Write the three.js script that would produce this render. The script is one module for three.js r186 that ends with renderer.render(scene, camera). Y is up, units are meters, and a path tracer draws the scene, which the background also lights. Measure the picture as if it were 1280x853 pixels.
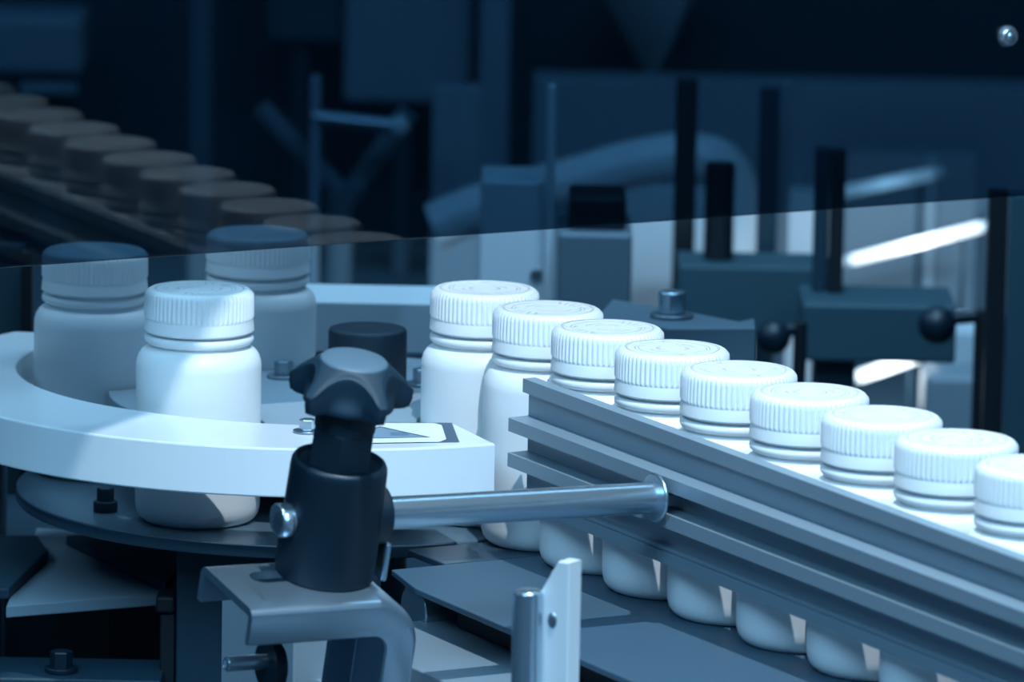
import * as THREE from 'three';
import { RoundedBoxGeometry } from 'three/addons/geometries/RoundedBoxGeometry.js';
import { mergeGeometries } from 'three/addons/utils/BufferGeometryUtils.js';
import { RectAreaLightUniformsLib } from 'three/addons/lights/RectAreaLightUniformsLib.js';
import { Brush, Evaluator, SUBTRACTION } from 'three-bvh-csg';

// ------------------------------------------------------------------ camera, light, exposure
const scene = new THREE.Scene();
scene.background = new THREE.Color(0x0a1c2b);
const camera = new THREE.PerspectiveCamera(6.2263, 1280 / 853, 0.1, 30);
camera.position.set(0.01028, 0.46214, 2.26918);
camera.rotation.set(-0.17266, 0, 0.01864, 'XYZ');
camera.focus = 2.2;
camera.userData.fStop = 17;

const renderer = new THREE.WebGLRenderer({ antialias: true });
renderer.toneMapping = THREE.LinearToneMapping;
renderer.toneMappingExposure = 1.0;
renderer.shadowMap.enabled = true;
RectAreaLightUniformsLib.init();

const KEY_POS = new THREE.Vector3(0.105, 0.85, 0.505), KEY_AT = new THREE.Vector3(0.0, 0.03, 0.06);
const KEY_POWER = 2.75;
const YAW = 0.45961; // the dark guard's turn about the upright
const FILL_COLOR = new THREE.Color().setRGB(0.33, 0.68, 1.0), FILL_POWER = 8.2;

// ------------------------------------------------------------------ helpers
let seed = 7;
const rnd = () => { seed = (seed * 16807) % 2147483647; return seed / 2147483647; };
const V = (x, y, z) => new THREE.Vector3(x, y, z);
const names = {};
function numbered(n) { const k = names[n] = (names[n] ?? -1) + 1; return k ? `${n}_${String(k).padStart(3, '0')}` : n; }
function tag(o, label, category, group, kind) {
  if (label) o.userData.label = label;
  if (category) o.userData.category = category;
  if (group) o.userData.group = group;
  if (kind) o.userData.kind = kind;
  return o;
}
function thing(name, label, category, [x, y, z] = [0, 0, 0], turn = 0, group) {
  const o = new THREE.Group(); o.name = numbered(name); o.position.set(x, y, z); o.rotation.y = turn;
  scene.add(o); return tag(o, label, category, group);
}
const bare = (g) => { g = g.index ? g.toNonIndexed() : g; if (!g.attributes.uv) g.setAttribute('uv', new THREE.BufferAttribute(new Float32Array(g.attributes.position.count * 2), 2)); for (const k of Object.keys(g.attributes)) if (!['position', 'normal', 'uv'].includes(k)) g.deleteAttribute(k); return g; };
function obj(name, geos, mat, parent, label) {
  const list = Array.isArray(geos) ? geos : [geos];
  const m = new THREE.Mesh(list.length > 1 ? mergeGeometries(list.map(bare)) : list[0], mat);
  m.castShadow = m.receiveShadow = true;
  m.name = parent ? name : numbered(name);
  (parent || scene).add(m);
  if (label) m.userData.label = label;
  return m;
}
const T = (g, x, y, z) => g.translate(x, y, z);
const box = (w, h, d, x = 0, y = 0, z = 0, r = 0.0006) => T(new RoundedBoxGeometry(w, h, d, 2, Math.min(r, w / 2.1, h / 2.1, d / 2.1)), x, y, z);
// box between bounds
const bb = (x0, x1, y0, y1, z0, z1, r = 0.001) => box(x1 - x0, y1 - y0, z1 - z0, (x0 + x1) / 2, (y0 + y1) / 2, (z0 + z1) / 2, r);
// turned solid with rounded rims standing on y = 0
function puck(r, h, b = 0.0005, seg = 48, r2 = r) {
  const p = [[0, 0], [r - b, 0], [r - b * 0.3, b * 0.3], [r, b], [r2, h - b], [r2 - b * 0.3, h - b * 0.3], [r2 - b, h], [0, h]];
  return new THREE.LatheGeometry(p.map(([x, y]) => new THREE.Vector2(Math.max(x, 0), y)), seg);
}
const lathe = (p, seg = 64) => new THREE.LatheGeometry(p.map(([x, y]) => new THREE.Vector2(x, y)), seg);
function between(g, a, b) { // stands a y-up geometry (its base at 0) on a, pointing to b
  const q = new THREE.Quaternion().setFromUnitVectors(V(0, 1, 0), b.clone().sub(a).normalize());
  return g.applyQuaternion(q).translate(a.x, a.y, a.z);
}
const rod = (a, b, r, bev = 0.0004, seg = 32) => between(puck(r, a.distanceTo(b), bev, seg), a, b);
// flat outline in the floor plane (x, z pairs), from y0 to y1
function slab(pts, y0, y1, bevel = 0.0005, curve) {
  const s = new THREE.Shape(); pts.forEach(([x, z], i) => i ? s.lineTo(x, -z) : s.moveTo(x, -z)); s.closePath();
  const g = new THREE.ExtrudeGeometry(s, { depth: y1 - y0 - 2 * bevel, bevelEnabled: bevel > 0, bevelThickness: bevel, bevelSize: bevel, bevelOffset: -bevel, bevelSegments: 2, steps: 1 });
  return g.rotateX(-Math.PI / 2).translate(0, y0 + bevel, 0);
}
function hex(r, h, b = 0.0005) { // hexagonal prism with chamfered rims, base at 0
  const s = new THREE.Shape(); for (let i = 0; i < 6; i++) { const a = i * Math.PI / 3; i ? s.lineTo(r * Math.cos(a), r * Math.sin(a)) : s.moveTo(r * Math.cos(a), r * Math.sin(a)); } s.closePath();
  return new THREE.ExtrudeGeometry(s, { depth: h - 2 * b, bevelEnabled: true, bevelThickness: b, bevelSize: b, bevelOffset: -b, bevelSegments: 2 }).rotateX(-Math.PI / 2).translate(0, b, 0);
}
function noiseTex(w, h, fn) {
  const d = new Uint8Array(w * h * 4);
  for (let j = 0; j < h; j++) for (let i = 0; i < w; i++) { const v = Math.max(0, Math.min(255, fn(i, j) * 255)); const k = 4 * (j * w + i); d[k] = d[k + 1] = d[k + 2] = v; d[k + 3] = 255; }
  const t = new THREE.DataTexture(d, w, h); t.magFilter = THREE.LinearFilter; t.minFilter = THREE.LinearFilter; t.wrapS = t.wrapT = THREE.RepeatWrapping; t.needsUpdate = true; return t;
}

// ------------------------------------------------------------------ materials
const std = (hex_, roughness = 0.5, metalness = 0, extra = {}) => new THREE.MeshStandardMaterial({ color: hex_, roughness, metalness, ...extra });
const phys = (hex_, roughness, extra = {}) => new THREE.MeshPhysicalMaterial({ color: hex_, roughness, ...extra });
const streak = (() => { const rows = Array.from({ length: 128 }, () => 0.35 + 0.5 * rnd()); return noiseTex(256, 128, (i, j) => rows[j] + 0.12 * (rnd() - 0.5)); })();
const grainy = noiseTex(128, 128, () => rnd());
const capRelief = (() => {
  const c = document.createElement('canvas'); c.width = c.height = 512; const g = c.getContext('2d');
  g.fillStyle = '#555'; g.fillRect(0, 0, 512, 512); g.lineCap = 'round'; g.strokeStyle = '#ccc';
  const K = 512 / 0.04, ring = (r, w, a = 0, b = 7) => { g.lineWidth = w; g.beginPath(); g.arc(256, 256, r * K, a, b); g.stroke(); };
  ring(0.0162, 7);
  for (const a of [0.2, 0.2 + Math.PI]) {          // two turning arrows and short strokes between them
    ring(0.0125, 16, a, a + 1.9);
    g.lineWidth = 10; g.beginPath();
    const e = a + 2.05, x = 256 + 0.0125 * K * Math.cos(e), y = 256 + 0.0125 * K * Math.sin(e);
    g.moveTo(x + 40 * Math.cos(e - 2.2), y + 40 * Math.sin(e - 2.2)); g.lineTo(x, y); g.lineTo(x + 40 * Math.cos(e - 0.9), y + 40 * Math.sin(e - 0.9)); g.stroke();
    ring(0.0080, 9, a + 0.5, a + 1.5); ring(0.0052, 9, a - 0.4, a + 1.2);
    for (let k = 0; k < 4; k++) { const q = a + 2.3 + k * 0.22; g.lineWidth = 8; g.beginPath(); g.moveTo(256 + 0.0105 * K * Math.cos(q), 256 + 0.0105 * K * Math.sin(q)); g.lineTo(256 + 0.0140 * K * Math.cos(q + 0.1), 256 + 0.0140 * K * Math.sin(q + 0.1)); g.stroke(); }
  }
  const t = new THREE.CanvasTexture(c); return t;
})();
const M = {
  bottle: phys(0xeceeef, 0.42), cap: phys(0xeef0f1, 0.42, { bumpMap: capRelief, bumpScale: 0.0018 }),
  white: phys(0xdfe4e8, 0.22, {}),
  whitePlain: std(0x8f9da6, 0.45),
  black: std(0x091f2d, 0.42), blackSoft: std(0x0e2735, 0.6), knob: std(0x143040, 0.6), knobCap: std(0x566d7c, 0.5),
  alu: std(0x8a9ca8, 0.48, 0.3),
  barWhite: std(0xe6eaed, 0.4, 0.1),
  aluBright: std(0xc6d0d7, 0.42, 0.35), steel: std(0xb6c9d5, 0.27, 0.88), bracket: std(0x9db3c2, 0.30, 0.86), steelDull: std(0x94a2ad, 0.35, 0.9),
  belt: std(0x3f596b, 0.5, 0.0, { bumpMap: grainy, bumpScale: 0.00004 }),
  plate: std(0x4a6070, 0.3, 0.5), discTop: std(0x668090, 0.28, 0.3),
  greyPanel: std(0x8696a1, 0.5), navy: std(0x30505d, 0.55), navyDark: std(0x163544, 0.6), midnight: std(0x06151e, 0.6),
  greyDim: std(0x566a77, 0.55),
  lightPanel: std(0xc2ced6, 0.5), wall: std(0x2a4c5e, 0.85), floor: std(0x2c4c5e, 0.7),
  acrylic: new THREE.MeshPhysicalMaterial({ color: new THREE.Color().setRGB(0.25, 0.35, 0.42), roughness: 0.0, transmission: 1, thickness: 0, ior: 1.49 }),
};

// ------------------------------------------------------------------ the room
const struct = (n, g, m) => { const o = new THREE.Mesh(g, m); o.name = n; o.userData.kind = 'structure'; o.receiveShadow = o.castShadow = true; scene.add(o); return o; };
struct('floor', new THREE.BoxGeometry(6.4, 0.1, 8.4).translate(0, -0.95, 0), M.floor);
struct('ceiling', new THREE.BoxGeometry(6.4, 0.1, 8.4).translate(0, 2.05, 0), M.wall);
struct('wall_back', new THREE.BoxGeometry(6.4, 3.1, 0.1).translate(0, 0.55, -4.15), M.wall);
struct('wall_front', new THREE.BoxGeometry(6.4, 3.1, 0.1).translate(0, 0.55, 4.15), M.wall);
struct('wall_left', new THREE.BoxGeometry(0.1, 3.1, 8.2).translate(-3.15, 0.55, 0), M.wall);
struct('wall_right', new THREE.BoxGeometry(0.1, 3.1, 8.2).translate(3.15, 0.55, 0), M.wall);

// ceiling lamps (out of the frame) and the work lamp over the line
function ceilingLamp(x, z, w, d, power, label) {
  const t = thing('ceiling_lamp', label, 'lamp', [x, 2.0, z]);
  obj('housing', box(w + 0.06, 0.05, d + 0.06, 0, -0.025, 0, 0.01), M.lightPanel, t);
  const glow = new THREE.MeshStandardMaterial({ color: 0xffffff, emissive: FILL_COLOR, emissiveIntensity: power * 0.5 });
  obj('diffuser', box(w, 0.01, d, 0, -0.053, 0, 0.002), glow, t);
  const l = new THREE.RectAreaLight(FILL_COLOR, power, w, d); l.position.set(0, -0.062, 0); l.lookAt(0, -5, 0); l.rotation.set(-Math.PI / 2, 0, 0); t.add(l);
}
ceilingLamp(-0.9, 2.3, 1.6, 1.2, FILL_POWER, 'wide ceiling lamp left of the line, above the camera');
ceilingLamp(1.0, 2.2, 1.4, 1.2, FILL_POWER, 'wide ceiling lamp right of the line, above the camera');
ceilingLamp(-2.1, -0.5, 1.2, 1.6, FILL_POWER * 0.3, 'wide ceiling lamp far to the left of the machine');
ceilingLamp(0.1, -0.9, 1.6, 0.7, FILL_POWER * 0.35, 'wide ceiling lamp over the back of the machine');
{
  const t = thing('work_lamp', 'black work lamp hanging over the bottle line', 'lamp', KEY_POS.toArray());
  const dir = KEY_AT.clone().sub(KEY_POS).normalize();
  const shade = lathe([[0.0, 0.075], [0.03, 0.07], [0.05, 0.03], [0.062, -0.01], [0.060, -0.011], [0.047, 0.03], [0.028, 0.066], [0, 0.071]], 40);
  obj('shade', between(shade, V(0, 0, 0), dir.clone().negate()), M.black, t);
  obj('bulb', between(new THREE.SphereGeometry(0.012, 24, 16).translate(0, 0.03, 0), V(0, 0, 0), dir.clone().negate()), new THREE.MeshStandardMaterial({ color: 0xffffff, emissive: 0xffffff, emissiveIntensity: 6 }), t);
  obj('hanger', rod(V(0, 0.06, 0), V(0, 2.0 - KEY_POS.y, 0), 0.006), M.black, t);
  const s = new THREE.SpotLight(new THREE.Color().setRGB(0.75, 0.89, 1.0), KEY_POWER, 0, 0.62, 0.5, 2);
  s.position.copy(KEY_POS); s.target.position.copy(KEY_AT); s.castShadow = true; s.shadow.radius = 0.2; scene.add(s, s.target);
}

{
  const t = thing('hanging_cover', 'flat dark cover hanging over the left of the line, above the picture', 'cover');
  obj('plate', slab([[0.026, 0.145], [-0.083, 0.382], [-0.42, 0.382], [-0.42, 0.235], [0.034, 0.02]], 0.40, 0.412, 0.001), M.navy, t);
  for (const [x, z] of [[-0.10, 0.30], [-0.36, 0.30]]) obj('hanger', rod(V(x, 0.412, z), V(x, 2.0, z), 0.005), M.midnight, t);
}

// ------------------------------------------------------------------ machine shell
{
  const t = thing('machine_bed', 'dark blue machine bed under the whole line', 'machine');
  obj('bed_plate', bb(-0.9, 1.1, -0.155, -0.125, -1.45, 0.75, 0.004), M.navyDark, t);
  obj('base', bb(-0.88, 1.08, -0.9, -0.155, -1.43, 0.70, 0.006), M.navy, t);
  const b = thing('rear_guard', 'dark blue sheet closing the back of the machine', 'sheet');
  obj('sheet', bb(-0.9, 1.1, -0.125, 0.75, -1.448, -1.43, 0.003), M.navyDark, b);
  const l = thing('machine_lamp', 'strip lamp inside the machine behind the dark guard', 'lamp', [0.10, 0.60, -0.16]);
  obj('housing', box(0.34, 0.05, 0.02, 0, 0.0, 0.004, 0.004), M.midnight, l);
  obj('diffuser', box(0.32, 0.04, 0.012, 0, 0, -0.012, 0.002), new THREE.MeshStandardMaterial({ color: 0xffffff, emissive: 0xa8dcff, emissiveIntensity: 5 }), l);
  obj('hanger', bb(-0.005, 0.005, 0.025, 1.40, -0.001, 0.009), M.midnight, l);
  const k = thing('machine_lamp', 'short strip lamp behind the guard above the star wheel', 'lamp', [-0.15, 0.385, -0.005], YAW);
  obj('housing', box(0.20, 0.05, 0.012, 0, 0, 0.004, 0.003), M.midnight, k);
  obj('diffuser', box(0.18, 0.04, 0.008, 0, 0, -0.005, 0.002), new THREE.MeshStandardMaterial({ color: 0xffffff, emissive: 0xa8dcff, emissiveIntensity: 4 }), k);
  obj('hanger', bb(-0.005, 0.005, 0.025, 1.615, 0, 0.008), M.midnight, k);
  const w = new THREE.RectAreaLight(0xa8dcff, 30, 0.18, 0.04); w.position.set(0, -0.004, -0.012); w.rotation.set(-0.75, 0, 0); k.add(w);
  const q = new THREE.RectAreaLight(0xa8dcff, 110, 0.32, 0.04); q.position.set(0, -0.006, -0.028); q.rotation.set(-0.42, 0, 0); l.add(q);
}

// ------------------------------------------------------------------ pill bottles
const RIBS = 66;
function capGeometry() {
  const P = [[0.01965, 0.0750, 0], [0.0197, 0.0756, 0.0001], [0.01945, 0.0761, 0.00065], [0.0194, 0.0790, 0.00065], [0.01935, 0.0830, 0.00065], [0.0193, 0.0842, 0.00055], [0.0191, 0.0849, 0.0002], [0.0187, 0.0855, 0], [0.0180, 0.0859, 0], [0.0172, 0.0860, 0]];
  const n = RIBS * 6, pos = [], uv = [], idx = [];
  for (let k = 0; k < P.length; k++) for (let i = 0; i <= n; i++) {
    const a = i / n * 2 * Math.PI, w = Math.pow(0.5 + 0.5 * Math.cos(a * RIBS), 0.8), r = P[k][0] + P[k][2] * w;
    const x = r * Math.cos(a), z = r * Math.sin(a); pos.push(x, P[k][1], z); uv.push(x / 0.04 + 0.5, z / 0.04 + 0.5);
  }
  for (let k = 0; k < P.length - 1; k++) for (let i = 0; i < n; i++) { const a = k * (n + 1) + i, b = a + n + 1; idx.push(a, b, a + 1, a + 1, b, b + 1); }
  const side = new THREE.BufferGeometry(); side.setAttribute('position', new THREE.Float32BufferAttribute(pos, 3)); side.setAttribute('uv', new THREE.Float32BufferAttribute(uv, 2)); side.setIndex(idx); side.computeVertexNormals();
  const flat = lathe([[0.0172, 0.0860], [0.0166, 0.08605], [0.0160, 0.0859], [0.008, 0.0858], [0, 0.0858]], 96);
  const low = lathe([[0.0172, 0.0704], [0.0196, 0.0704], [0.0201, 0.0707], [0.0201, 0.0712], [0.0199, 0.0735], [0.01965, 0.0750]], 96);
  for (const g of [flat, low]) { const p = g.attributes.position, u = g.attributes.uv; for (let i = 0; i < p.count; i++) u.setXY(i, p.getX(i) / 0.04 + 0.5, p.getZ(i) / 0.04 + 0.5); }
  return mergeGeometries([side, flat, low].map(bare));
}
const bottleProfile = [[0, 0.0016], [0.015, 0.0012], [0.0172, 0.0002], [0.0182, 0], [0.0196, 0.0004], [0.0211, 0.0015], [0.0222, 0.0031], [0.02275, 0.0052], [0.0229, 0.0075], [0.0229, 0.0575], [0.02275, 0.0594], [0.0221, 0.0615], [0.0210, 0.0632], [0.0196, 0.0643], [0.0184, 0.0648], [0.0178, 0.0653], [0.0176, 0.0662], [0.0176, 0.0710]];
const sealProfile = [[0.0176, 0.0660], [0.0192, 0.0662], [0.01985, 0.0668], [0.0200, 0.0677], [0.0198, 0.0686], [0.0192, 0.0692], [0.0180, 0.0694], [0.0176, 0.0694]];
const bottleProto = new THREE.Group();
{
  obj('bottle_body', lathe(bottleProfile, 96), M.bottle, bottleProto);
  const c = obj('cap', capGeometry(), M.cap, bottleProto);
  obj('seal_ring', lathe(sealProfile, 96), M.bottle, c);
}
let firstBottle = true;
function pillBottle(x, z, label, group) {
  const b = firstBottle ? bottleProto : bottleProto.clone(); firstBottle = false;
  b.name = numbered('pill_bottle'); b.position.set(x, 0, z); b.rotation.y = rnd() * 6.28; scene.add(b);
  return tag(b, label, 'bottle', group);
}
const DR = V(0.48326, 0, 0.87548), NR = V(-0.87548, 0, 0.48326); // along the belt towards the viewer; out of the belt's left side
const at = (t, e, y = 0) => DR.clone().multiplyScalar(t).addScaledVector(NR, e).setY(y);
const rowLabels = [
  'farthest white bottle of the row, clear of the rail and lit down its whole front',
  'second bottle from the far end, its left half clear of the rail end',
  'third bottle from the far end, right behind the top left corner of the rail',
  'fourth bottle from the far end, its cap above the long rail',
  'fifth bottle from the far end, the middle one of the nine',
  'sixth bottle from the far end, fourth from the near end of the row',
  'seventh bottle from the far end, third from the near end of the row',
  'eighth bottle from the far end, next to the nearest one with the cut cap',
  'nearest bottle in the row, its cap cut by the picture edge',
  'bottle past the picture edge, mirrored in the guard as fourth cap from the left end', 'bottle past the picture edge, mirrored in the guard as third cap from the left end',
  'bottle past the picture edge, mirrored in the guard as second cap from the left end', 'bottle past the picture edge, mirrored in the guard as cap at the left end'];
const rowX = [0, 0.0478, 0.0914, 0.1369, 0.1822, 0.2286, 0.2742, 0.3195, 0.3672, 0.413, 0.459, 0.505, 0.551];
rowX.forEach((t, i) => { const p = at(t, 0); pillBottle(p.x, p.z, rowLabels[i], i < 9 ? 'white pill bottles in a row on the belt' : 'white pill bottles past the picture edge'); });
pillBottle(-0.1040, 0.0125, 'single white bottle standing behind the curved white guide, half in shade', 'white pill bottles in the star wheel');
pillBottle(-0.1480, -0.073, 'shaded white bottle at the far left, its cap under the dark guard', 'white pill bottles in the star wheel');
pillBottle(-0.0885, -0.122, 'shaded blurred bottle furthest back, directly behind the single half lit bottle', 'white pill bottles in the star wheel');

// ------------------------------------------------------------------ dark acrylic guard
const GN = V(Math.sin(YAW), 0, Math.cos(YAW)), OFF = -0.01494;
{
  const g = thing('acrylic_guard', 'dark tinted see-through guard panel above the bottles, mirroring their caps', 'guard panel', GN.clone().multiplyScalar(OFF).setY(0.1033).toArray(), YAW);
  const p = obj('panel', bb(-0.62, 0.62, 0, 0.33, -0.004, 0, 0.0004), M.acrylic, g); p.rotation.z = 0.0117;
  const s = obj('bolt', lathe([[0, 0.0042], [0.0016, 0.0041], [0.0018, 0.0030], [0.0024, 0.0040], [0.0036, 0.0030], [0.0042, 0.0015], [0.0043, 0], [0, 0]], 32).rotateX(Math.PI / 2), M.steel, g);
  s.position.set(0.2272, 0.0652, 0);
  const f = thing('guard_frame', 'grey machine frame carrying the dark guard, out of the picture', 'frame', GN.clone().multiplyScalar(OFF - 0.024).setY(0).toArray(), YAW);
  for (const x of [-0.60, 0.60]) obj('upright', bb(x - 0.02, x + 0.02, -0.125, 0.47, -0.02, 0.0195, 0.002), M.alu, f);
  obj('crossbar', bb(-0.62, 0.62, 0.47, 0.51, -0.02, 0.0195, 0.002), M.alu, f);
}

// ------------------------------------------------------------------ turntable and star wheel
{
  const t = thing('turntable', 'round dark steel turntable the single bottle stands on', 'turntable', [-0.063, 0, -0.054]);
  obj('disc', lathe([[0, -0.0048], [0.1122, -0.0048], [0.1128, -0.0042], [0.1128, -0.0008], [0.1120, 0], [0, 0]], 128), M.discTop, t);
  obj('column', lathe([[0, -0.125], [0.035, -0.125], [0.035, -0.0048], [0, -0.0048]], 48), M.navyDark, t);
  const s = obj('screw', [puck(0.0045, 0.004, 0.0006, 24), hex(0.0032, 0.009)], M.navyDark, t); s.position.set(-0.0755, 0, 0.055);
  const w = thing('star_wheel', 'pale plastic star wheel with round pockets holding the bottles', 'star wheel', [-0.057, 0, -0.053]);
  const C = V(-0.057, 0, -0.053), R = 0.084, pockets = [[-0.1040, 0.0125], [-0.1480, -0.073], [-0.0885, -0.122], [0, 0]].map(([x, z]) => [x - C.x, z - C.z]);
  const pts = [];
  for (let i = 0; i < 720; i++) {
    const a = i / 720 * 2 * Math.PI; let r = R;
    for (const [px, pz] of pockets) { const D = Math.hypot(px, pz), da = a - Math.atan2(pz, px), q = 0.0243 ** 2 - (D * Math.sin(da)) ** 2; if (q > 0 && Math.cos(da) > 0) r = Math.min(r, D * Math.cos(da) - Math.sqrt(q)); }
    pts.push([r * Math.cos(a), r * Math.sin(a)]);
  }
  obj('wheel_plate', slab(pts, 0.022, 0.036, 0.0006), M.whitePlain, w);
  obj('hub', T(puck(0.028, 0.0218, 0.0005), 0, 0.0002, 0), M.navyDark, w);
  const k = obj('hub_knob', lathe([[0, 0.036], [0.0148, 0.036], [0.0148, 0.0595], [0.0143, 0.0606], [0.0130, 0.0610], [0.006, 0.0610], [0.0055, 0.0606], [0, 0.0606]], 64), M.blackSoft, w, 'black round knob'); k.position.set(0.013, 0, -0.002);
  for (const [x, z] of [[-0.0195, -0.031], [0.0335, -0.020]]) { const b = obj('bolt', [puck(0.0065, 0.0012, 0.0003, 32), hex(0.0036, 0.0065)], M.steelDull, w); b.position.set(x, 0.036, z); }
}

// ------------------------------------------------------------------ curved white guide
{
  const g = thing('curved_guide', 'thick curved white plastic guide with a warning sticker at its end', 'guide', [-0.0628, 0, -0.0432]);
  const ic = V(-0.0567, 0, -0.0555), ri = 0.1132, oc = V(-0.0628, 0, -0.0432), ro = 0.1462, pts = [];
  const o0 = Math.atan2(0.0883 - oc.z, 0.0059 - oc.x), i0 = Math.atan2(0.0488 - ic.z, -0.0102 - ic.x);
  for (let i = 0; i <= 60; i++) { const a = o0 + (3.75 - o0) * i / 60; pts.push([oc.x + ro * Math.cos(a), oc.z + ro * Math.sin(a)]); }
  for (let i = 60; i >= 0; i--) { const a = i0 + (3.75 - i0) * i / 60, k = 1 + 0.06 * Math.max(0, Math.sin((a - 2.2) * 1.2)); pts.push([ic.x + ri * k * Math.cos(a), ic.z + ri * k * Math.sin(a)]); }
  obj('guide_bar', slab(pts.map(([x, z]) => [x - oc.x, z - oc.z]), 0.0267, 0.0445, 0.0007), M.white, g);
  const w = obj('washer', puck(0.0052, 0.001, 0.0003, 32), M.steelDull, g); w.position.set(-0.0620 - oc.x, 0.0445, 0.0722 - oc.z);
  obj('screw', hex(0.003, 0.004), M.steel, w).position.y = 0.001;
  const leg = obj('leg', rod(V(0, -0.125, 0), V(0, 0.0269, 0), 0.005), M.steelDull, g); leg.position.set(-0.040 - oc.x, 0, 0.078 - oc.z);
  const leg2 = obj('leg', rod(V(0, -0.125, 0), V(0, 0.0269, 0), 0.005), M.steelDull, g); leg2.position.set(-0.188 - oc.x, 0, -0.100 - oc.z);
  // printed warning sticker: white field, dark border, grey triangle with two short bars
  const c = document.createElement('canvas'); c.width = 512; c.height = 512; const q = c.getContext('2d');
  q.fillStyle = '#17405c'; q.fillRect(0, 0, 512, 512);
  q.fillStyle = '#f6f9fb'; q.beginPath(); q.moveTo(14, 14); q.lineTo(440, 14); q.lineTo(468, 60); q.lineTo(468, 430); q.lineTo(440, 496); q.lineTo(14, 496); q.closePath(); q.fill();
  q.fillStyle = '#8aa4b8'; q.strokeStyle = '#0d2f48'; q.lineWidth = 12; q.lineJoin = 'round'; q.beginPath(); q.moveTo(60, 395); q.lineTo(225, 110); q.lineTo(405, 375); q.closePath(); q.fill(); q.stroke();
  q.fillStyle = '#0d2f48'; q.fillRect(262, 262, 70, 14); q.fillRect(262, 306, 70, 14);
  const tex = new THREE.CanvasTexture(c); tex.colorSpace = THREE.SRGBColorSpace; tex.anisotropy = 8;
  const P = [[-0.0570, 0.0515], [-0.0108, 0.0488], [-0.0077, 0.0856], [-0.0570, 0.0950]].map(([x, z]) => [x - oc.x, z - oc.z]);
  const N = 12, sp = [], su = [], si = [];
  for (let j = 0; j <= N; j++) for (let i = 0; i <= N; i++) {
    const u = i / N, v = j / N, L = (k) => (P[0][k] * (1 - u) + P[1][k] * u) * (1 - v) + (P[3][k] * (1 - u) + P[2][k] * u) * v;
    sp.push(L(0), 0.04462, L(1)); su.push(u, 1 - v);
  }
  for (let j = 0; j < N; j++) for (let i = 0; i < N; i++) { const a = j * (N + 1) + i, b = a + N + 1; si.push(a, b, a + 1, a + 1, b, b + 1); }
  const sg = new THREE.BufferGeometry(); sg.setAttribute('position', new THREE.Float32BufferAttribute(sp, 3)); sg.setAttribute('uv', new THREE.Float32BufferAttribute(su, 2)); sg.setIndex(si); sg.computeVertexNormals();
  obj('warning_sticker', sg, std(0xffffff, 0.35, 0, { map: tex }), g, 'white sticker with a dark border and a grey warning triangle');
}

// ------------------------------------------------------------------ conveyor
{
  const t = thing('conveyor', 'dark flat conveyor belt on an aluminium frame under the bottle row', 'conveyor');
  const q = (pts) => pts.map(([tt, e]) => { const p = at(tt, e); return [p.x, p.z]; });
  obj('belt', slab(q([[0.0685, -0.027], [0.0685, 0.073], [0.10, 0.080], [0.65, 0.0885], [0.65, -0.027]]), -0.0022, 0, 0.0004), M.belt, t);
  obj('slide_bed', slab(q([[0.105, -0.027], [0.105, 0.066], [0.65, 0.074], [0.65, -0.027]]), -0.014, -0.0023, 0.0005), M.midnight, t);
  const a = at(0.083, -0.026, -0.0125), b = at(0.083, 0.072, -0.0125);
  obj('end_roller', rod(a, b, 0.0098, 0.0008, 48), M.steel, t);
  obj('side_plate', slab(q([[0.088, 0.050], [0.088, 0.108], [0.65, 0.116], [0.65, 0.050]]), -0.020, -0.0145, 0.0006), M.alu, t);
  obj('side_rail', slab(q([[0.090, 0.090], [0.090, 0.128], [0.65, 0.136], [0.65, 0.090]]), -0.034, -0.024, 0.0008), M.alu, t);
  obj('side_beam', slab(q([[0.092, 0.06], [0.092, 0.095], [0.65, 0.102], [0.65, 0.06]]), -0.125, -0.020, 0.0008), M.steelDull, t);
  const p = thing('transfer_plate', 'small dark steel plate bridging turntable and belt under the second bottle', 'plate');
  obj('plate', slab(q([[0.0395, -0.03], [0.0395, 0.051], [0.0675, 0.051], [0.0675, -0.03]]), -0.0025, 0, 0.0004), M.plate, p);
  obj('plate_support', slab(q([[0.043, -0.02], [0.043, 0.035], [0.064, 0.035], [0.064, -0.02]]), -0.125, -0.0025, 0.0004), M.midnight, p);
}

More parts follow.
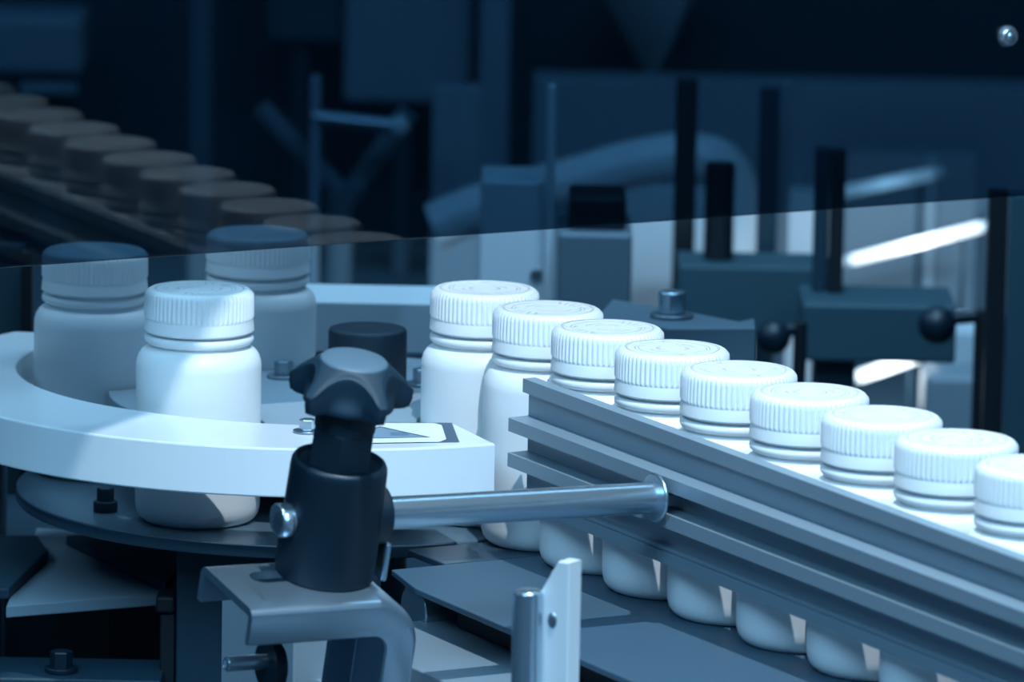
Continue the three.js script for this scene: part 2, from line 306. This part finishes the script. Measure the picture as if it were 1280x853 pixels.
// ------------------------------------------------------------------ slotted side rail
{
  const g = thing('guide_rail', 'long slotted aluminium rail running along the front of the bottle row', 'rail');
  const p = [[0.0242, 0.0220], [0.0242, 0.0682], [0.0293, 0.0682], [0.0293, 0.0633], [0.0267, 0.0628], [0.0267, 0.0547], [0.0347, 0.0544], [0.0347, 0.0496], [0.0267, 0.0490], [0.0267, 0.0420], [0.0347, 0.0418], [0.0347, 0.0369], [0.0267, 0.0362], [0.0267, 0.0284], [0.0290, 0.0280], [0.0290, 0.0268], [0.0284, 0.0264], [0.0290, 0.0260], [0.0290, 0.0220]];
  const s = new THREE.Shape(); p.forEach(([e, y], i) => i ? s.lineTo(e, y) : s.moveTo(e, y)); s.closePath();
  const len = 0.56, geo = new THREE.ExtrudeGeometry(s, { depth: len, bevelEnabled: true, bevelThickness: 0.0003, bevelSize: 0.0003, bevelOffset: -0.0003, bevelSegments: 1 });
  const dr = DR.clone().setY(-0.0115).normalize(), up = new THREE.Vector3().crossVectors(dr, NR).normalize(); if (up.y < 0) up.negate();
  const m = new THREE.Matrix4().makeBasis(NR, up, dr.clone().negate()); m.setPosition(DR.clone().multiplyScalar(0.082).addScaledVector(dr, len));
  geo.applyMatrix4(m);
  obj('rail_profile', geo, M.alu, g);
  const r = thing('rear_guide_rods', 'thin bright steel guide rods behind the nearest bottles', 'guide rods');
  for (const y of [0.052, 0.060]) obj('rod', rod(at(0.30, -0.0275, y), at(0.66, -0.0275, y - 0.002), 0.0022), M.steel, r);
  obj('bracket', [bb(-0.004, 0.004, -0.125, 0.065, -0.004, 0.004)].map((b) => b.translate(at(0.64, -0.0345).x, 0, at(0.64, -0.0345).z)), M.steelDull, r);
}

// ------------------------------------------------------------------ rod, clamp, star knob, bracket
const U = NR.clone().setY(0.028).normalize(), P0 = V(0.06058, 0.04569, 0.18425), CO = P0.clone().addScaledVector(U, 0.124);
const CX = U.clone().negate(), cy0 = V(0, 1, 0).addScaledVector(CX, -CX.y).normalize(), cz0 = new THREE.Vector3().crossVectors(CX, cy0), PHI = 12 * Math.PI / 180;
const CY = cy0.clone().multiplyScalar(Math.cos(PHI)).addScaledVector(cz0, Math.sin(PHI)), CZ = new THREE.Vector3().crossVectors(CX, CY);
const CQ = new THREE.Quaternion().setFromRotationMatrix(new THREE.Matrix4().makeBasis(CX, CY, CZ));
{
  const t = thing('support_rod', 'polished steel rod from the black clamp to the slotted rail', 'rod', CO.toArray()); t.quaternion.copy(CQ);
  const ax = (g) => g.rotateZ(-Math.PI / 2);
  obj('shaft', ax(T(puck(0.0054, 0.143, 0.0006, 48), 0, -0.0205, 0)), M.steel, t);
  obj('washer', ax(T(puck(0.0084, 0.0016, 0.0007, 48), 0, 0.1222, 0)), M.steel, t);
  obj('nut', ax(T(hex(0.0038, 0.0075), 0, 0.1238, 0)), M.steelDull, t);
}
{
  const t = thing('rod_clamp', 'black cylindrical rod clamp tightened by a five lobed star knob', 'clamp', CO.toArray()); t.quaternion.copy(CQ);
  obj('clamp_body', [lathe([[0, -0.0203], [0.0158, -0.0203], [0.0165, -0.0196], [0.0166, -0.010], [0.0161, 0.017], [0.0159, 0.0190], [0.0153, 0.0202], [0.0144, 0.0205], [0.0137, 0.0201], [0.0135, 0.0188], [0, 0.0188]], 96),
    T(puck(0.0104, 0.0185, 0.0012, 48), 0, 0, 0).rotateZ(-Math.PI / 2)], M.black, t);
  obj('screw_end', puck(0.0050, 0.0045, 0.0014, 40).rotateZ(Math.PI / 2).translate(-0.0160, -0.0006, 0.0015), M.steel, t, 'steel pin end on the left side of the clamp');
  obj('hex_collar', T(hex(0.0112, 0.013, 0.0004), 0, 0.0188, 0), M.blackSoft, t);
  obj('sleeve', T(puck(0.0101, 0.012, 0.0006, 48), 0, 0.0312, 0), M.blackSoft, t);
  // five lobed knob: outline pushed up ring by ring
  const D = 0.0274, rs = 0.0143, R = 0.0212, half = Math.PI / 5, a0 = 121 * Math.PI / 180;
  const out = (a) => { let d = ((a - a0) % (2 * half) + 2 * half) % (2 * half); if (d > half) d -= 2 * half; const q = rs * rs - (D * Math.sin(d)) ** 2; let r = R; if (q > 0) r = Math.min(r, D * Math.cos(d) - Math.sqrt(q)); return r; };
  const n = 360, sm = Array.from({ length: n }, (_, i) => { let s = 0; for (let k = -2; k <= 2; k++) s += out((i + k) / n * 2 * Math.PI); return s / 5; });
  const top = (r) => 0.0552 - 0.0078 * Math.max(0, (r - 0.0112) / 0.0093);
  const rows = [[0, 0], [0, 1], ...Array.from({ length: 9 }, (_, k) => [1, k / 8]), [2, 0.0002], [2, 0.0006], ...Array.from({ length: 5 }, (_, k) => [3, (k + 1) / 5])], pos = [], idx = [];
  for (const [kind, v] of rows) for (let i = 0; i < n; i++) {
    const a = i / n * 2 * Math.PI, rt = sm[i], yt = top(rt); let r, y;
    if (kind === 0) { r = v * Math.max(rt - 0.0022, 0.0142); y = 0.0398; }
    else if (kind === 1) { const u = Math.min(1, v * 2.0), w = u * u * (3 - 2 * u), rb = Math.max(rt - 0.0006, 0.0150); r = rb + (rt - rb) * w; y = 0.0405 + v * (yt - 0.0006 - 0.0405); }
    else if (kind === 2) { r = rt - v * 1.2; y = yt - 0.0006 + v * 1.1; }
    else { const e = rt - 0.0008; r = e + (Math.min(0.0108, e) - e) * v; y = top(r); }
    pos.push(r * Math.cos(a), y, r * Math.sin(a));
  }
  for (let k = 0; k < rows.length - 1; k++) for (let i = 0; i < n; i++) { const j = (i + 1) % n, a = k * n + i, b = k * n + j; idx.push(a, a + n, b, b, a + n, b + n); }
  const kg = new THREE.BufferGeometry(); kg.setAttribute('position', new THREE.Float32BufferAttribute(pos, 3)); kg.setIndex(idx); kg.computeVertexNormals();
  const k = obj('star_knob', kg, M.knob, t);
  obj('knob_cap', lathe([[0.0113, 0.0545], [0.0112, 0.0552], [0.0106, 0.0558], [0.0085, 0.0564], [0.005, 0.0568], [0, 0.0569]], 48), M.knobCap, k, 'paler domed centre of the knob');
}
{
  const t = thing('clamp_bracket', 'bent stainless steel bracket under the black clamp', 'bracket', CO.toArray()); t.quaternion.copy(CQ);
  // U section: n = depth below the outer skin, z across
  const th = 0.0028, dep = 0.0125, zb = -0.0135, zf = 0.0262, ro = 0.0036, loop = [];
  const arc = (cz, cn, r, a, b, N = 6) => { for (let i = 0; i <= N; i++) { const q = a + (b - a) * i / N; loop.push([cz + r * Math.cos(q), cn - r * Math.sin(q)]); } };
  loop.push([zb, dep]); arc(zb + ro, ro, ro, Math.PI, Math.PI / 2); arc(zf - ro, ro, ro, Math.PI / 2, 0); loop.push([zf, dep - 0.0006], [zf - 0.0006, dep], [zf - th, dep]);
  arc(zf - ro, ro, ro - th, 0, Math.PI / 2); arc(zb + ro, ro, ro - th, Math.PI / 2, Math.PI); loop.push([zb + th, dep]);
  const fr = []; // outer point and inward normal along the path
  const X0 = -0.0385, X1 = 0.0075, Y = -0.0203, Rb = 0.0175;
  for (let i = 0; i <= 6; i++) fr.push([X0 + (X1 - X0) * i / 6, Y, 0, -1]);
  for (let i = 1; i <= 18; i++) { const a = i / 18 * Math.PI / 2; fr.push([X1 + Rb * Math.sin(a), Y - Rb + Rb * Math.cos(a), -Math.sin(a), -Math.cos(a)]); }
  fr.push([X1 + Rb, -0.118, -1, 0]);
  const pos = [], idx = [], L = loop.length;
  for (const [x, y, nx, ny] of fr) for (const [z, d] of loop) pos.push(x + nx * d, y + ny * d, z);
  for (let k = 0; k < fr.length - 1; k++) for (let i = 0; i < L; i++) { const j = (i + 1) % L, a = k * L + i, b = k * L + j; idx.push(a, a + L, b, b, a + L, b + L); }
  const tri = THREE.ShapeUtils.triangulateShape(loop.map(([z, d]) => new THREE.Vector2(z, d)), []);
  const e = (fr.length - 1) * L; for (const [a, b, c] of tri) { idx.push(a, b, c); idx.push(e + a, e + c, e + b); }
  let bg = new THREE.BufferGeometry(); bg.setAttribute('position', new THREE.Float32BufferAttribute(pos, 3)); bg.setIndex(idx); bg = bg.toNonIndexed(); bg.computeVertexNormals();
  { // is the winding outward? compare the first top face
    const nrm = bg.attributes.normal; let s = 0; const pp = bg.attributes.position; for (let i = 0; i < pp.count; i++) if (Math.abs(pp.getY(i) - Y) < 1e-6) s += nrm.getY(i);
    if (s < 0) { const a = pp.array; for (let i = 0; i < a.length; i += 9) for (let k = 0; k < 3; k++) { const h = a[i + 3 + k]; a[i + 3 + k] = a[i + 6 + k]; a[i + 6 + k] = h; } bg.computeVertexNormals(); }
  }
  let out = bg;
  { const A = new Brush(bg); const sl = new THREE.Shape(); sl.absarc(-0.0225, 0, 0.0045, Math.PI / 2, Math.PI * 1.5); sl.absarc(0.002, 0, 0.0045, -Math.PI / 2, Math.PI / 2);
    const sg = new THREE.ExtrudeGeometry(sl, { depth: 0.02, bevelEnabled: false, curveSegments: 12 }).rotateX(-Math.PI / 2).translate(0, -0.030, 0.000); sg.deleteAttribute('uv');
    const B = new Brush(sg.index ? sg.toNonIndexed() : sg); A.updateMatrixWorld(); B.updateMatrixWorld();
    const ev = new Evaluator(); ev.attributes = ['position', 'normal']; ev.useGroups = false; out = ev.evaluate(A, B, SUBTRACTION).geometry; }
  const { toCreasedNormals } = await import('three/addons/utils/BufferGeometryUtils.js');
  obj('channel', toCreasedNormals(out, 0.5), M.bracket, t);
  const ear = box(0.0024, 0.0135, 0.020, 0.0192, -0.0150, -0.0030, 0.0010); obj('tab', ear, M.bracket, t);
  const p = thing('locking_pin', 'small hollow steel pin in a black collar under the bracket', 'pin', CO.toArray()); p.quaternion.copy(CQ);
  obj('collar', T(puck(0.0085, 0.0048, 0.0008, 40), 0, 0, 0).rotateZ(-Math.PI / 2).translate(-0.0172, -0.0525, 0.000), M.black, p);
  obj('pin', lathe([[0.0013, 0.003], [0.0013, 0], [0.0022, 0], [0.0026, 0.0004], [0.0026, 0.016], [0, 0.016]], 32).rotateZ(-Math.PI / 2).translate(-0.0318, -0.0510, 0.000), M.steel, p);
}

// ------------------------------------------------------------------ foreground posts and machine base on the left
{
  const b = thing('support_block', 'pale grey machine block under the steel bracket', 'block', [-0.0625, 0, 0.171], 0.62);
  obj('block', bb(0.0, 0.017, -0.125, 0.0005, -0.046, 0.0, 0.0008), M.greyPanel, b);
  const p = thing('steel_post', 'polished round steel post in the front beside the flat bar', 'post', [0.0169, 0, 0.3126]);
  obj('post', T(lathe([[0, -0.125], [0.0049, -0.125], [0.0049, 0.0392], [0.0045, 0.0401], [0.0036, 0.0405], [0, 0.0405]], 48), 0, 0, 0), M.steel, p);
  const f = thing('flat_bar', 'upright aluminium flat bar with a chamfered top and a screw', 'bar', [0.0276, 0, 0.312], -0.62);
  const s = new THREE.Shape(); s.moveTo(-0.0065, -0.125); s.lineTo(0.0052, -0.125); s.lineTo(0.0052, 0.0505); s.lineTo(0.0008, 0.0505); s.lineTo(-0.0065, 0.0385); s.closePath();
  obj('bar', new THREE.ExtrudeGeometry(s, { depth: 0.0062, bevelEnabled: true, bevelThickness: 0.0004, bevelSize: 0.0004, bevelOffset: -0.0004, bevelSegments: 2 }).translate(0, 0, -0.0031), M.barWhite, f);
  obj('screw', T(new THREE.SphereGeometry(0.0019, 20, 12).scale(1, 1.4, 0.5), 0, 0, 0).translate(-0.0010, 0.031, 0.0033), M.steelDull, f);
}
{
  const c = thing('machine_pillar', 'dark blue square pillar below the turntable rim', 'pillar', [-0.0815, 0, 0.0]);
  obj('pillar', bb(-0.029, 0.029, -0.125, -0.0052, -0.02, 0.03, 0.001), M.navyDark, c);
  const h = -0.03, t = thing('lower_table', 'pale low plate seen under the turntable at far left', 'plate');
  obj('plate', slab([[-0.1725, 0.0305], [-0.1185, 0.0045], [-0.1185, -0.03], [-0.145, -0.105], [-0.1725, -0.112], [-0.1725, -0.070]], h - 0.0045, h, 0.0005), M.greyPanel, t);
  obj('leg', bb(-0.16, -0.14, -0.125, h - 0.0045, -0.08, -0.06), M.midnight, t);
  const a = thing('dark_cover', 'dark flat cover plate lying on the pale plate at the left edge', 'cover plate');
  obj('cover', slab([[-0.30, 0.028], [-0.1725, 0.0195], [-0.1635, -0.050], [-0.1695, -0.077], [-0.30, -0.077]], h + 0.0001, h + 0.0042, 0.0006), M.navyDark, a);
  obj('foot', bb(-0.26, -0.24, -0.125, h + 0.0001, -0.06, -0.04), M.midnight, a);
  const b = thing('dark_cover', 'dark wedge shaped cover plate lying on the pale plate beneath the turntable rim', 'cover plate');
  obj('cover', slab([[-0.1585, -0.078], [-0.1160, 0.0040], [-0.1125, -0.02], [-0.1125, -0.085], [-0.13, -0.0875]], h + 0.0001, h + 0.0042, 0.0006), M.navyDark, b);
  const hs = thing('lower_housing', 'dark housing in the shade below the pale plate', 'housing');
  obj('housing', bb(-0.34, -0.112, -0.125, h - 0.0046, -0.20, -0.118, 0.001), M.navyDark, hs);
  const d = thing('lower_bar', 'blurred dark bar with a screw low at the left', 'bar', [0, 0, 0]);
  obj('bar', bb(-0.30, -0.115, -0.066, -0.0535, 0.01, 0.045, 0.001), M.navyDark, d);
  obj('mount', bb(-0.30, -0.29, -0.125, -0.066, 0.02, 0.04), M.navyDark, d);
  obj('screw', [puck(0.006, 0.002, 0.0004, 24), hex(0.0042, 0.008)].map((g) => g.translate(-0.152, -0.0535, 0.034)), M.black, d);
  const e = thing('black_slot_block', 'small black rounded block between pale plate and pillar', 'block');
  obj('block', bb(-0.1180, -0.1108, -0.032, -0.0255, 0.014, 0.030, 0.0015), M.midnight, e);
  obj('mount', bb(-0.1165, -0.1108, -0.125, -0.032, 0.016, 0.028, 0.001), M.midnight, e);
}

// ------------------------------------------------------------------ things behind the row
const BED = -0.125;
function blocks(name, label, category, parts, group) { const t = thing(name, label, category, [0, 0, 0], 0, group); for (const [n, mat, ...g] of parts) obj(n, g.length === 1 && g[0].isBufferGeometry ? g[0] : bb(...g), mat, t); return t; }
blocks('back_guide_block', 'long pale plastic block behind the black hub knob', 'block', [['block', M.lightPanel, -0.115, -0.005, 0.024, 0.045, -0.250, -0.207, 0.001], ['mount', M.navyDark, -0.07, -0.05, BED, 0.024, -0.24, -0.215]]);
{
  const t = thing('mounting_plate', 'grey machined plate with a steel bolt behind the bottle caps', 'plate');
  obj('plate', slab([[0.043, -0.150], [0.0713, -0.1287], [0.1047, -0.1342], [0.1052, -0.1564], [0.0986, -0.1485], [0.080, -0.1686], [0.050, -0.196]], 0.0250, 0.050, 0.0006), M.greyDim, t);
  obj('mount', bb(0.06, 0.09, BED, 0.025, -0.16, -0.14), M.navyDark, t);
  const b = obj('bolt', [puck(0.0054, 0.0088, 0.0009, 32)], M.steel, t); b.position.set(0.0727, 0.0516, -0.155);
  const w = obj('washer', puck(0.0086, 0.0016, 0.0004, 32), M.steelDull, t); w.position.set(0.0727, 0.050, -0.155);
}
blocks('side_cabinet', 'pale grey panel with a small screw behind the far bottle', 'cabinet', [['panel', M.lightPanel, -0.0046, 0.0235, BED, 0.0585, -0.50, -0.45], ['screw', M.steelDull, T(puck(0.0026, 0.002, 0.0005, 24).rotateX(Math.PI / 2), 0.0203, 0.0182, -0.45)]]);
blocks('edge_strip', 'slim bright steel strip beside the pale grey panel', 'strip', [['strip', M.lightPanel, 0.0238, 0.0276, BED, 0.1025, -0.452, -0.444, 0.0006]]);
blocks('motor_box', 'dark grey square housing behind the second and third caps', 'housing', [['body', M.greyDim, 0.0294, 0.0617, BED, 0.0410, -0.48, -0.42, 0.002], ['lid', M.midnight, 0.0340, 0.0590, 0.0410, 0.0555, -0.47, -0.43, 0.002]]);
{
  const t = thing('air_duct', 'broad pale duct bending down behind the posts', 'duct');
  const path = new THREE.CatmullRomCurve3([V(-0.03, -0.024, -0.85), V(-0.0111, -0.0155, -0.85), V(0.0409, 0.001, -0.85), V(0.0728, 0.0105, -0.85), V(0.098, 0.0140, -0.85), V(0.114, 0.0095, -0.85), V(0.1215, -0.010, -0.85), V(0.1235, -0.04, -0.85), V(0.1235, BED, -0.85)]);
  obj('tube', new THREE.TubeGeometry(path, 90, 0.0122, 24), M.white, t);
  const l = thing('white_screen', 'bright white panel glowing between the dark posts', 'panel');
  obj('panel', bb(0.064, 0.175, BED, -0.020, -0.985, -0.965), M.lightPanel, l);
}
const posts = [
  [0.0855, 0.0957, 0.0776, -0.66, 'midnight', 'tall black square post left of the dark blocks'],
  [0.1266, 0.1361, 0.0688, -0.70, 'navyDark', 'dark square post between the two bright gaps'],
  [0.1375, 0.1430, 0.0686, -0.73, 'greyPanel', 'thin pale post just right of a dark one'],
];
for (const [x0, x1, y1, z, m, label] of posts) blocks('frame_post', label, 'post', [['post', M[m], x0, x1, BED, y1, z - 0.01, z]], 'upright posts of the machine frame');
blocks('slide_block', 'long dark block behind the bolt, carrying a round post', 'block', [['block', M.navy, 0.0870, 0.158, -0.034, -0.0015, -0.645, -0.60, 0.001], ['leg', M.navyDark, 0.10, 0.12, BED, -0.034, -0.64, -0.61], ['guide_pin', M.midnight, rod(V(0.1058, -0.0015, -0.622), V(0.1058, 0.044, -0.622), 0.007)]]);
blocks('slide_block', 'large dark block at right with two posts standing on it', 'block', [['block', M.navy, 0.1403, 0.2091, -0.0275, -0.0015, -0.555, -0.50, 0.0015], ['leg', M.navyDark, 0.147, 0.165, BED, -0.0275, -0.55, -0.51], ['guide_post', M.navyDark, 0.1458, 0.1524, -0.0015, 0.0640, -0.545, -0.535], ['guide_post', M.midnight, 0.1527, 0.1594, -0.0015, 0.0640, -0.540, -0.530]]);
function handle(label, x, y, z, r, ex) {
  const t = thing('clamp_lever', label, 'lever');
  obj('ball', T(new THREE.SphereGeometry(r, 32, 20), x, y, z), M.black, t);
  obj('arm', rod(V(x, y + 0.002, z), V(x + ex, y + 0.004, z - 0.004), r * 0.32), M.black, t);
  obj('stem', rod(V(x + ex * 0.9, BED, z - 0.003), V(x + ex * 0.9, y + 0.0065, z - 0.003), r * 0.4), M.midnight, t);
}
handle('black ball lever beside the dark column at right', 0.1971, -0.0014, -0.45, 0.0085, 0.022);
handle('small black lever at the right end of the grey plate', 0.1240, -0.003, -0.42, 0.0075, 0.013);
blocks('frame_column', 'black upright column near the right picture edge', 'column', [['column', M.midnight, 0.2145, 0.2229, BED, 0.066, -0.41, -0.40, 0.0005]]);
blocks('side_cladding', 'smooth blue grey panel cut by the right picture edge', 'panel', [['panel', M.navy, 0.2231, 0.30, BED, 0.067, -0.40, -0.385, 0.001]]);
function lightTube(label, a, b, r, power) {
  const t = thing('light_tube', label, 'lamp');
  obj('tube', rod(a, b, r, r * 0.6, 24), new THREE.MeshStandardMaterial({ color: 0xffffff, emissive: new THREE.Color().setRGB(0.8, 0.92, 1), emissiveIntensity: power }), t);
  const d = b.clone().sub(a).normalize();
  for (const [p, s] of [[a, -1], [b, 1]]) { obj('end_cap', rod(p.clone().addScaledVector(d, s * 0.0005), p.clone().addScaledVector(d, s * 0.004), r * 0.9), M.lightPanel, t); }
  const foot = a.clone().lerp(b, 0.85); obj('stand', rod(V(foot.x, BED, foot.z - r * 1.5), V(foot.x, foot.y, foot.z - r * 1.5), 0.0015), M.navyDark, t);
  const l = new THREE.PointLight(new THREE.Color().setRGB(0.8, 0.92, 1), 0.012 * power, 0, 2); l.position.copy(a).lerp(b, 0.5).add(V(0, 0, r * 3)); l.castShadow = true; t.add(l);
}
lightTube('bright slanting light tube under the guard at right', V(0.1825, -0.0455, -0.9), V(0.2500, -0.0265, -0.9), 0.0029, 0.9);
lightTube('lower light tube glowing beneath the large dark block', V(0.1815, -0.0885, -0.8), V(0.2135, -0.0765, -0.8), 0.0034, 0.75);
lightTube('dim light tube seen through the dark guard at right', V(0.1825, -0.0285, -1.02), V(0.2330, -0.0170, -1.02), 0.0036, 0.4);
blocks('pale_elbow', 'pale curved casing below the black ball lever', 'casing', [['casing', M.lightPanel, 0.2170, 0.2430, BED, -0.051, -0.79, -0.75, 0.008], ['foot', M.greyPanel, 0.2091, 0.2364, BED, -0.0687, -0.74, -0.70, 0.004]]);
blocks('rear_screen', 'blue grey rear panel behind the slanting light tube', 'panel', [['panel', M.greyPanel, 0.190, 0.262, BED, -0.02, -1.13, -1.11], ['trim', M.lightPanel, 0.235, 0.2385, BED, -0.02, -1.11, -1.104, 0.0005]]);
blocks('rear_partition', 'wide blue partition across the back, seen through the guard', 'partition', [['partition', M.greyPanel, 0.02, 0.34, BED, 0.0052, -1.24, -1.20]]);
blocks('hopper', 'pale tapering hopper hanging high behind the guard', 'hopper', [['cone', M.lightPanel, new THREE.CylinderGeometry(0.042, 0.003, 0.060, 4).rotateY(0.55).translate(0.088, 0.024, -1.32)], ['hanger', M.navyDark, 0.08, 0.09, 0.05, 0.4, -1.425, -1.30]]);
blocks('control_panel', 'pale hazy panel high behind the guard at centre', 'panel', [['panel', M.greyPanel, -0.0891, -0.0157, -0.0233, 0.11, -1.36, -1.30, 0.004], ['panel_foot', M.navyDark, -0.06, -0.05, BED, -0.0233, -1.35, -1.31]]);
blocks('control_panel', 'smaller dim panel left of the hazy centre panel', 'panel', [['panel', M.navy, -0.135, -0.0893, 0.0079, 0.11, -1.38, -1.32, 0.004], ['panel_foot', M.navyDark, -0.12, -0.11, BED, 0.0079, -1.37, -1.33]]);
blocks('rear_post', 'pale upright post high behind the guard left of centre', 'post', [['post', M.greyDim, -0.1718, -0.1600, BED, 0.11, -1.22, -1.20]]);
blocks('rear_post', 'wide pale post behind the guard right of the hazy panel', 'post', [['post', M.greyPanel, -0.0109, 0.0060, BED, 0.11, -1.27, -1.25]]);
blocks('rear_machine', 'blurred machine housing at the top left behind the guard', 'machine', [['housing', M.greyPanel, -0.30, -0.2381, -0.0111, 0.0235, -1.36, -1.30, 0.006], ['rail', M.greyPanel, -0.2746, -0.2425, -0.0216, -0.0156, -1.33, -1.30], ['leg', M.navyDark, -0.27, -0.25, BED, -0.0111, -1.35, -1.331]]);
blocks('swing_holder', 'horizontal steel arm with a bright tip behind the guard', 'arm', [['arm', M.steelDull, rod(V(-0.0937, 0.0235, -0.9), V(-0.050, 0.0195, -0.9), 0.0040)], ['tip', M.lightPanel, T(new THREE.SphereGeometry(0.0055, 20, 14), -0.0495, 0.0195, -0.9)], ['upright', M.greyPanel, -0.0945, -0.0895, BED, 0.0446, -0.905, -0.897]]);
blocks('rear_braces', 'crossed pale braces low behind the guard at centre', 'braces', [['brace', M.greyDim, rod(V(-0.122, 0.024, -0.93), V(-0.08, -0.02, -0.93), 0.006)], ['brace', M.greyDim, rod(V(-0.045, 0.022, -0.94), V(-0.08, -0.03, -0.94), 0.006)], ['brace', M.greyDim, rod(V(-0.08, BED, -0.93), V(-0.08, -0.02, -0.93), 0.007)]]);
blocks('rear_sheet', 'tall blue grey sheet behind the guard at centre', 'sheet', [['sheet', M.greyPanel, -0.0338, -0.0085, BED, 0.0264, -1.02, -1.0]]);
blocks('left_frame', 'small dark framed window at the left edge under the guard', 'frame', [['post', M.midnight, -0.1860, -0.1816, BED, 0.0640, -0.21, -0.20, 0.0006], ['pane', M.navy, -0.26, -0.1860, BED, 0.0640, -0.225, -0.215, 0.0006]]);

scene.traverse((o) => { if (o.isMesh) { o.castShadow = true; o.receiveShadow = true; } });
renderer.render(scene, camera);
